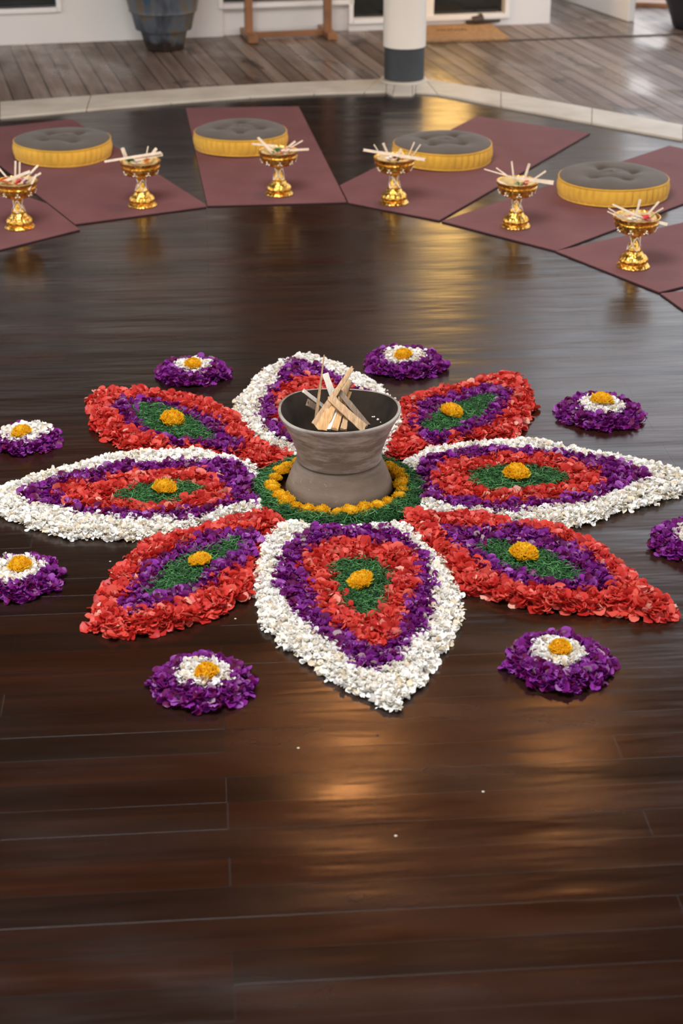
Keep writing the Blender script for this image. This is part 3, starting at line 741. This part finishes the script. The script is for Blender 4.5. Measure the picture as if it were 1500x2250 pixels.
def petals(name, mat, poly, holes, outer_poly, parent, org, seed, L=.020, dens=.0085, h=.020, cluster=3, tilt=(.05, 1.1), wid=.85, cup=.25, jit=.004, label=None):
    rng = np.random.default_rng(seed); V0_, F0 = underlay(poly, holes, outer_poly, h)
    P = sample(poly, holes, dens, rng); n = len(P)
    Z = np.maximum(height(P, outer_poly, h), .001)+rng.uniform(-.003, .0045, n)
    P = P+rng.normal(0, jit, (n, 2)); Z = np.maximum(Z, .0025)
    P3 = np.concatenate([P, Z[:, None]], 1)
    P3 = np.repeat(P3, cluster, 0); N = len(P3)
    yaw = np.repeat(rng.uniform(0, 2*pi, n), cluster)+np.tile(np.arange(cluster)*2*pi/cluster, n)+rng.normal(0, .45, N)
    ti = rng.uniform(tilt[0], tilt[1], N); ro = rng.normal(0, .5, N)
    # petals near the rim of a bed lie flatter
    ed = np.repeat(np.clip(edist(P, outer_poly)/.02, .25, 1), cluster); ti = ti*ed
    Ls = L*rng.uniform(.65, 1.3, N)
    v = np.array([-1, 0, 1.0]); U, Vv = np.meshgrid(PT_U, v, indexing='ij'); Wd = np.repeat(PT_W[:, None], 3, 1)
    u = U.ravel(); vv = Vv.ravel(); w = Wd.ravel()
    cupn = cup*rng.uniform(-.3, 1.5, N); curl = rng.uniform(-.45, .30, N); rip = rng.normal(0, .07, (N, len(u)))
    X = (vv*w*wid*.5)[None]*np.ones((N, 1)); Y = u[None]*np.ones((N, 1))
    Zl = cupn[:, None]*(vv**2*w)[None]*.5+curl[:, None]*(u**2)[None]+rip*(u > .2)[None]
    loc = np.stack([X, Y, Zl], -1)*Ls[:, None, None]
    Rm = rotm(yaw, ti, ro); out = np.einsum('nij,nkj->nki', Rm, loc)+P3[:, None, :]
    out[..., 2] = np.maximum(out[..., 2], .0012)
    base = np.arange(N)[:, None, None]*15
    q = np.array([[i*3+j, i*3+j+1, (i+1)*3+j+1, (i+1)*3+j] for i in range(4) for j in range(2)])
    F = (base+q[None]).reshape(-1, 4)
    V = np.concatenate([V0_, out.reshape(-1, 3)]); F = np.concatenate([F0, F+len(V0_)])
    V = V-np.array([org[0], org[1], 0.0])
    o = quads_mesh(name, V, F, mat, parent); o['kind'] = 'stuff'
    if label: o['label'] = label
    return o
def shreds(name, poly, holes, outer_poly, parent, org, seed, h=.026, dens=.0062, L=.048, label=None):
    rng = np.random.default_rng(seed); V0_, F0 = underlay(poly, holes, outer_poly, h*.9)
    P = sample(poly, holes, dens, rng); n = len(P); Z = np.maximum(height(P, outer_poly, h), .003)+rng.uniform(-.003, .005, n)
    K = 7; ang = rng.uniform(0, 2*pi, n); dang = rng.normal(0, .55, n); el = rng.normal(0, .25, n); stp = L*rng.uniform(.5, 1.2, n)/(K-1)
    pts = np.zeros((n, K, 3)); cur = np.concatenate([P, Z[:, None]], 1)
    a = ang.copy()
    for k in range(K):
        pts[:, k] = cur
        cur = cur+np.stack([np.cos(a)*np.cos(el), np.sin(a)*np.cos(el), np.sin(el)*.7], 1)*stp[:, None]
        a = a+dang+rng.normal(0, .25, n); el = el-.10+rng.normal(0, .22, n)
    pts -= (pts.mean(1)-np.concatenate([P, Z[:, None]], 1))[:, None]*np.array([1, 1, .6])
    pts[..., 2] = np.maximum(pts[..., 2], .002)
    d = np.gradient(pts, axis=1); d /= np.linalg.norm(d, axis=2, keepdims=True)+1e-9
    up = np.array([0, 0, 1.0]); s = np.cross(d, up); s /= np.linalg.norm(s, axis=2, keepdims=True)+1e-9; t_ = np.cross(s, d)
    r = (.00100*rng.uniform(.7, 1.3, n))[:, None, None]
    ring = [s*r, -s*r*.5+t_*r*.87, -s*r*.5-t_*r*.87]
    out = np.stack([pts+x for x in ring], 2)  # n,K,3,3
    base = np.arange(n)[:, None, None]*K*3
    q = np.array([[k*3+j, k*3+(j+1) % 3, (k+1)*3+(j+1) % 3, (k+1)*3+j] for k in range(K-1) for j in range(3)])
    F = (base+q[None]).reshape(-1, 4); V = np.concatenate([V0_, out.reshape(-1, 3)]); F = np.concatenate([F0, F+len(V0_)])
    V = V-np.array([org[0], org[1], 0.0])
    o = quads_mesh(name, V, F, M['green_shred'], parent); o['kind'] = 'stuff'
    if label: o['label'] = label
    return o
def gp_(pts, z=.012, it=1): return smooth_poly([(G(x, y, z).x, G(x, y, z).y) for x, y in pts], it)

# ------------------------------------------------------------------ the flower figure
CX, CY = -.010, 4.441
W_ = dict(
 W=dict(o=[(-28,1100),(0,1072),(37,1060),(75,1043),(131,1030),(179,1020),(224,1005),(261,998),(317,992),(373,991),(448,989),(485,1002),(523,1010),(562,1022),(560,1045),(555,1080),(570,1104),(580,1110),(560,1124),(485,1150),(411,1165),(373,1175),(336,1180),(291,1178),(250,1181),(209,1175),(172,1177),(123,1172),(97,1164),(63,1155),(30,1136),(0,1134)],
   p=[(37,1090),(75,1069),(108,1060),(142,1045),(179,1035),(224,1036),(254,1022),(291,1015),(336,1021),(373,1014),(429,1018),(467,1010),(511,1014),(538,1034),(558,1059),(563,1085),(560,1102),(523,1109),(482,1117),(440,1135),(403,1142),(373,1136),(317,1140),(261,1136),(224,1128),(187,1132),(149,1121),(112,1110),(75,1104)],
   r=[(121,1088),(142,1060),(179,1056),(224,1058),(269,1041),(317,1037),(355,1038),(392,1030),(448,1034),(474,1055),(511,1074),(504,1096),(478,1111),(440,1115),(403,1120),(336,1124),(299,1124),(269,1122),(224,1119),(179,1114),(149,1107)],
   g=[(243,1092),(269,1076),(310,1066),(336,1064),(373,1060),(411,1055),(429,1066),(457,1074),(429,1092),(396,1100),(373,1109),(336,1111),(306,1113),(272,1105)]),
 NW=dict(o=[(202,866),(231,859),(261,861),(328,860),(373,867),(433,875),(470,892),(512,906),(528,925),(545,950),(580,980),(640,1003),(618,1024),(575,1026),(530,1008),(485,996),(448,986),(400,988),(317,990),(276,982),(258,968),(228,952),(209,932),(205,898)],
   r=None, p=[(241,900),(258,880),(284,877),(328,877),(358,880),(403,897),(440,908),(470,919),(493,932),(491,950),(523,963),(538,980),(523,992),(485,984),(440,973),(403,975),(366,972),(328,962),(299,946),(269,928),(258,909)],
   g=[(280,891),(321,884),(355,891),(399,906),(426,917),(448,939),(478,962),(467,970),(429,967),(396,965),(358,957),(328,950),(310,932),(295,909)]),
 SW=dict(o=[(188,1368),(215,1343),(235,1295),(246,1272),(261,1246),(291,1231),(299,1209),(325,1190),(373,1180),(411,1170),(467,1158),(523,1142),(560,1128),(588,1120),(612,1136),(622,1146),(600,1163),(583,1185),(566,1215),(560,1240),(556,1290),(523,1314),(478,1344),(429,1355),(392,1370),(328,1382),(280,1392),(224,1385),(198,1376)],
   p=[(263,1320),(291,1302),(299,1276),(302,1257),(328,1235),(355,1222),(373,1209),(392,1201),(422,1193),(440,1176),(485,1173),(523,1168),(556,1166),(568,1178),(558,1203),(541,1232),(515,1255),(485,1270),(459,1285),(440,1297),(411,1311),(392,1323),(355,1330),(328,1341),(291,1349),(268,1340)],
   g=[(321,1307),(332,1283),(355,1256),(373,1238),(396,1227),(418,1215),(429,1206),(470,1208),(482,1190),(515,1179),(538,1189),(523,1212),(493,1230),(463,1245),(452,1264),(433,1283),(411,1294),(373,1304),(336,1311)]),
 S=dict(o=[(630,1148),(603,1160),(583,1187),(560,1227),(557,1260),(557,1307),(577,1333),(580,1373),(603,1388),(620,1411),(650,1431),(683,1451),(713,1475),(743,1501),(780,1515),(813,1521),(830,1545),(855,1556),(873,1553),(890,1518),(920,1505),(947,1471),(952,1440),(975,1425),(983,1403),(997,1383),(1010,1357),(1003,1320),(1005,1290),(987,1263),(978,1233),(958,1212),(933,1198),(917,1172),(892,1155),(867,1150),(830,1152),(790,1158),(740,1162),(690,1158),(655,1150)],
   p=[(676,1165),(657,1180),(650,1193),(617,1203),(612,1237),(607,1270),(615,1307),(640,1337),(667,1360),(690,1383),(727,1410),(757,1440),(785,1462),(823,1476),(850,1467),(873,1440),(893,1423),(905,1397),(930,1385),(945,1353),(948,1287),(943,1253),(933,1223),(910,1208),(897,1188),(867,1174),(840,1162),(790,1162),(740,1165),(695,1162)],
   r=[(663,1227),(687,1204),(713,1191),(740,1182),(767,1182),(800,1189),(833,1198),(867,1199),(893,1208),(917,1221),(915,1260),(907,1307),(895,1337),(888,1367),(867,1397),(847,1415),(827,1428),(795,1421),(773,1402),(747,1382),(727,1359),(707,1339),(685,1317),(677,1280),(670,1253)],
   g=[(723,1247),(747,1228),(773,1225),(807,1228),(833,1234),(860,1260),(857,1280),(850,1307),(840,1337),(820,1364),(800,1357),(773,1340),(747,1327),(740,1300),(727,1273)]),
 E=dict(o=[(877,1026),(906,1005),(937,987),(972,981),(1038,974),(1104,970),(1183,966),(1236,983),(1298,994),(1368,1005),(1416,1015),(1474,1028),(1500,1036),(1530,1058),(1500,1078),(1465,1087),(1425,1104),(1368,1117),(1324,1131),(1280,1149),(1227,1154),(1183,1150),(1139,1152),(1086,1140),(1038,1138),(972,1138),(941,1132),(924,1114),(921,1096),(931,1075),(918,1045)],
   p=[(911,1030),(946,1005),(985,1001),(1016,987),(1060,981),(1126,989),(1183,991),(1236,993),(1280,1004),(1324,1009),(1368,1018),(1412,1035),(1434,1044),(1416,1056),(1368,1073),(1324,1091),(1280,1104),(1223,1113),(1174,1117),(1126,1126),(1086,1118),(1034,1114),(994,1113),(941,1098),(934,1074),(928,1052)],
   r=[(950,1048),(976,1014),(1016,1009),(1060,1005),(1104,992),(1148,1000),(1192,1001),(1227,1009),(1271,1023),(1306,1031),(1330,1052),(1315,1073),(1271,1087),(1227,1095),(1174,1100),(1122,1109),(1060,1105),(1016,1100),(981,1088),(954,1070)],
   g=[(1025,1052),(1038,1036),(1073,1025),(1113,1026),(1174,1023),(1214,1033),(1249,1044),(1251,1057),(1218,1070),(1174,1074),(1139,1080),(1100,1083),(1060,1077),(1034,1066)]),
 NE=dict(o=[(875,887),(919,869),(954,860),(1016,847),(1060,836),(1104,823),(1135,826),(1148,842),(1165,872),(1162,894),(1151,928),(1139,952),(1104,964),(1038,968),(972,976),(928,986),(893,1008),(853,1000),(856,975),(872,955),(882,930),(884,905)],
   r=None, p=[(906,905),(919,885),(954,877),(990,869),(1025,860),(1060,847),(1091,853),(1122,860),(1117,885),(1104,911),(1078,933),(1038,953),(994,957),(954,970),(924,971),(910,951),(906,925)],
   g=[(924,941),(937,916),(968,904),(1016,882),(1051,869),(1091,866),(1095,877),(1073,894),(1060,915),(1025,933),(990,946),(950,955)]),
 SE=dict(o=[(880,1140),(900,1122),(935,1130),(981,1136),(1034,1128),(1086,1142),(1148,1156),(1214,1160),(1258,1177),(1298,1194),(1324,1212),(1364,1243),(1386,1268),(1416,1282),(1456,1317),(1477,1343),(1472,1354),(1443,1353),(1368,1342),(1298,1337),(1236,1333),(1179,1331),(1104,1315),(1047,1298),(1016,1285),(1005,1268),(981,1237),(950,1206),(924,1184),(895,1156)],
   r=None, p=[(972,1171),(985,1160),(1025,1162),(1060,1168),(1104,1163),(1148,1160),(1174,1168),(1214,1181),(1254,1199),(1293,1212),(1324,1237),(1333,1259),(1355,1285),(1337,1296),(1298,1290),(1262,1301),(1214,1298),(1166,1289),(1113,1280),(1073,1258),(1038,1233),(1007,1215),(990,1191)],
   g=[(1045,1199),(1064,1188),(1104,1190),(1148,1199),(1183,1207),(1218,1216),(1245,1237),(1280,1255),(1291,1271),(1236,1278),(1192,1271),(1148,1260),(1104,1245),(1069,1220)]),
 N=dict(o=[(660,779),(639,788),(592,808),(566,827),(551,849),(536,866),(521,879),(515,894),(520,915),(530,930),(545,953),(580,982),(635,1002),(660,1008),(742,1012),(825,1005),(858,992),(855,975),(872,955),(884,935),(887,915),(876,888),(851,874),(847,864),(812,833),(790,827),(775,820),(745,799),(727,795),(700,787),(680,780)],
   p=[(641,793),(657,796),(689,803),(713,811),(737,825),(751,838),(793,858),(835,880),(848,915),(835,950),(790,985),(700,990),(643,977),(604,957),(588,945),(572,925),(567,900),(575,884),(591,873),(593,849),(615,841),(619,821)],
   r=[(652,833),(679,825),(700,833),(727,838),(743,843),(790,868),(815,895),(812,930),(780,955),(700,962),(655,950),(625,937),(612,925),(601,909),(600,881),(606,865),(622,846)],
   g=[(690,868),(720,860),(755,870),(778,895),(775,925),(745,942),(705,940),(675,925),(665,900)]),
)
NAMES = dict(W='white-edged flower petal figure pointing left, longest one on the left side', NW='red-edged flower petal figure pointing to the upper left',
 SW='red-edged flower petal figure pointing to the lower left', S='white-edged flower petal figure pointing towards the viewer, in front of the brazier',
 E='white-edged flower petal figure pointing right, its tip at the right edge', NE='red-edged flower petal figure pointing to the upper right',
 SE='red-edged flower petal figure pointing to the lower right', N='white-edged flower petal figure behind the brazier')
def inring(R, n=72): return [(CX+R*cos(2*pi*k/n), CY+R*sin(2*pi*k/n)) for k in range(n)]
RING_O, RING_I = inring(.250), inring(.196)
seed = 100
PK = dict(white=dict(L=.0155, dens=.0088, cluster=4, wid=.85, cup=.55, tilt=(.0, 1.0), h=.016), purple=dict(L=.0220, dens=.0108, cluster=4, wid=1.0, cup=.35, tilt=(.05, .95), h=.015), red=dict(L=.0250, dens=.0116, cluster=4, wid=1.1, cup=.32, tilt=(.0, .85), h=.014))
for key, dct in W_.items():
    o = gp_(dct['o']); p = gp_(dct['p'], .022); g = gp_(dct['g'], .024); r = gp_(dct['r'], .024) if dct.get('r') else None
    c = np.array(o).mean(0); t = thing('flower_petal_figure', (c[0], c[1], 0), NAMES[key], 'flower arrangement', 0, 'petal figures of the flower mandala')
    seed += 10
    if r:
        petals('white_flower_border', M['white_petal'], o, [p, RING_O], o, t, c, seed, label='border of white blossoms', **PK['white'])
        petals('purple_flower_band', M['purple_petal'], p, [r, RING_O], o, t, c, seed+1, label='band of purple petals', **PK['purple'])
        petals('red_flower_band', M['red_petal'], r, [g], o, t, c, seed+2, label='band of red petals', **PK['red'])
    else:
        petals('red_flower_border', M['red_petal'], o, [p, RING_O], o, t, c, seed, label='border of red petals', **PK['red'])
        petals('purple_flower_band', M['purple_petal'], p, [g, RING_O], o, t, c, seed+1, label='band of purple petals', **PK['purple'])
    shreds('shredded_leaf_centre', g, [], o, t, c, seed+3, label='shredded green leaf centre')
rg = shreds('shredded_leaf_ring', RING_O, [RING_I], RING_O, None, (CX, CY), 77, h=.024, label=None)
rg.location = (CX, CY, 0); tag(rg, 'ring of shredded green leaves around the marigolds and brazier', 'leaves', kind='stuff')

# rosettes: centre px, half-widths px
ROS = [((423, 819), 77, 35, (424, 800), 18, 'small purple rosette of petals at the upper left, beyond the left red figure'),
       ((887, 799), 85, 43, (886, 782), 20, 'small purple rosette at the top right of the brazier, farthest back'),
       ((1320, 907), 92, 45, (1321, 882), 24, 'small purple rosette at the right, above the right white figure'),
       ((57, 967), 71, 48, (48, 950), 21, 'small purple rosette at the left edge, above the left white figure'),
       ((1527, 1192), 95, 48, None, 24, 'small purple rosette cut in half by the right edge'),
       ((33, 1272), 100, 56, (44, 1243), 25, 'small purple rosette at the left edge, below the left white figure'),
       ((446, 1502), 110, 54, (454, 1475), 25, 'small purple rosette at the lower left, nearest the viewer'),
       ((1226, 1455), 115, 55, (1231, 1424), 24, 'small purple rosette at the lower right')]
for i, (c, hw, wh, mg, mr, lab) in enumerate(ROS):
    p = G(c[0], c[1], .006); rr = (G(c[0]+hw, c[1], .006)-p).x*.97; rw = (G(c[0]+wh, c[1], .006)-p).x
    rg_ = random.Random(i+3)
    def blob(R, amp, ph, cy=0, n=40): return [(p.x+R*(1+amp*sin(3*a+ph)+amp*.6*sin(5*a+ph*2))*cos(a), p.y+cy+R*(1+amp*sin(2*a+ph)+amp*.5*sin(7*a))*sin(a)) for a in [2*pi*k/n for k in range(n)]]
    o = blob(rr, .035, rg_.uniform(0, 6)); w = blob(rw*1.05, .07, rg_.uniform(0, 6), .012)
    t = thing('flower_rosette', (p.x, p.y, 0), lab, 'flower arrangement', 0, 'small purple flower rosettes around the mandala')
    petals('purple_flower_ring', M['purple_petal'], o, [w], o, t, (p.x, p.y), 400+i*3, label='ring of purple petals', **{**PK['purple'], 'h': .016, 'L': .021})
    petals('white_flower_centre', M['white_petal'], w, [], o, t, (p.x, p.y), 401+i*3, label='patch of white blossoms', **{**PK['white'], 'h': .024})

# ------------------------------------------------------------------ marigolds
def marigold_mesh(seed, n=250):
    rng = np.random.default_rng(seed); i = np.arange(n); f = (i+.5)/n
    th = np.arccos(1-f*1.22); ph = i*2.39996+rng.normal(0, .15, n)   # from the top down past the equator
    R0 = 1.0
    d = np.stack([np.sin(th)*np.cos(ph), np.sin(th)*np.sin(ph), np.cos(th)*.72+.0], 1)
    base = d*.56*R0; V = []; F = []
    us = np.array([0, .5, .85, 1.0]); ws = np.array([.10, .22, .30, .26]); vv = np.linspace(-1, 1, 4)
    for k in range(n):
        dd = d[k]/np.linalg.norm(d[k]); dd = dd+rng.normal(0, .16, 3); dd /= np.linalg.norm(dd)
        up = np.array([0, 0, 1.0]) if abs(dd[2]) < .95 else np.array([1.0, 0, 0])
        s = np.cross(up, dd); s /= np.linalg.norm(s); a = rng.uniform(-.8, .8); q = np.cross(dd, s); s2 = s*cos(a)+q*sin(a); q2 = np.cross(dd, s2)
        L = .44*rng.uniform(.8, 1.12)*(1.0-.10*(th[k] < .5)); b0 = len(V); curl = rng.uniform(.12, .38)
        for u, w in zip(us, ws):
            for v in vv:
                ruf = rng.normal(0, .055)*u
                V.append(base[k]+dd*(u*L*(1-.10*v*v*u)+ruf)+s2*(v*w*.62)+q2*(curl*u*u+.10*v*v*u+ruf))
        for r_ in range(3):
            for c_ in range(3): F.append((b0+r_*4+c_, b0+r_*4+c_+1, b0+(r_+1)*4+c_+1, b0+(r_+1)*4+c_))
    return np.array(V), np.array(F)
MG = []
for sd_ in (1, 2, 3, 4):
    V, F = marigold_mesh(sd_); me_o = quads_mesh('marigold', V, F, M['marigold'], None); MG.append(me_o.data); C.objects.unlink(me_o); bpy.data.objects.remove(me_o)
cnt = [0]
def marigold(x, y, z, r, label, group, tilt=(0, 0)):
    o = bpy.data.objects.new('marigold', MG[cnt[0] % 4]); cnt[0] += 1; C.objects.link(o)
    o.location = (x, y, z); o.scale = (r, r, r*.92); o.rotation_euler = (tilt[0], tilt[1], cnt[0]*1.7)
    tag(o, label, 'flower', group)
rng = random.Random(12)
NR = 28; ORD = ['', 'first', 'second', 'third', 'fourth', 'fifth', 'sixth', 'seventh', 'eighth', 'ninth', 'tenth', 'eleventh']
for k in range(-13, 15):
    a = -pi/2+2*pi*k/NR+rng.uniform(-.04, .04); r = rng.choice((.0215, .0245, .027)); R = .184+rng.uniform(-.006, .006)
    side = 'right' if k > 0 else 'left'
    lab = ('frontmost marigold in the ring at the foot of the brazier' if k == 0 else 'marigold in the brazier ring, %s to the %s of the frontmost one' % (ORD[abs(k)], side) if abs(k) < 12 else 'marigold in the ring, on the far side of the brazier')
    marigold(CX+R*cos(a), CY+R*sin(a), .006+r*.42, r, lab, 'marigolds ringing the brazier', (rng.uniform(-.5, .5), rng.uniform(-.5, .5)))
LM = dict(W=(361, 1073, 26, 'marigold on the green centre of the left white-edged figure'), NW=(378, 922, 25, 'marigold on the green centre of the upper left red-edged figure'),
 SW=(440, 1231, 25, 'marigold on the green centre of the lower left red-edged figure'), S=(793, 1277, 29, 'marigold on the green centre of the front white-edged figure'),
 E=(1134, 1042, 28, 'marigold on the green centre of the right white-edged figure'), NE=(991, 906, 25, 'marigold on the green centre of the upper right red-edged figure'),
 SE=(1150, 1217, 30, 'marigold on the green centre of the lower right red-edged figure'))
for k, (px, py, hw, lab) in LM.items():
    z = .020; p = G(px, py, z+.017); r = hw*1.02/FPX*((p-cam.location).length)
    marigold(p.x, p.y, z+r*.38, r, lab, 'single marigolds on the flower figures', (rng.uniform(-.3, .3), rng.uniform(-.3, .3)))
for c, hw, wh, mg, mr, lab in ROS:
    if mg is None: continue
    p = G(mg[0], mg[1], .040); r = mr*1.02/FPX*((p-cam.location).length)
    marigold(p.x, p.y, .024+r*.42, r, 'marigold on top of the '+(lab[6:] if 'edge' in lab else lab[6:].split(',')[0]), 'single marigolds on the rosettes', (rng.uniform(-.3, .3), rng.uniform(-.3, .3)))

# a few stray petals on the bare floor
for (px, py, mn, lab) in ((829, 1616, 'leather', 'tiny dark petal scrap on the floor before the front flower figure'), (655, 1644, 'seed', 'tiny pale speck on the floor below the front flower figure'),
                      (242, 1234, 'seed', 'tiny white petal on the floor between left white and lower left red figures'), (869, 1837, 'seed', 'tiny pale speck far down on the dark floor'), (517, 1360, 'seed', 'tiny white petal beside the lower left red figure'), (1061, 1740, 'seed', 'tiny pale speck on the floor at lower right')):
    p = G(px, py); r = .0022
    o = MB().lathe([(r*.5, 0), (r, .0006), (r*.6, .0014), (.0002, .0017)], 8, lambda r_, z, a: (r_*(1+.5*cos(a)**2), z)).build('petal_scrap', M[mn], smooth=True, loc=(p.x, p.y, .0002)); tag(o, lab, 'petal')
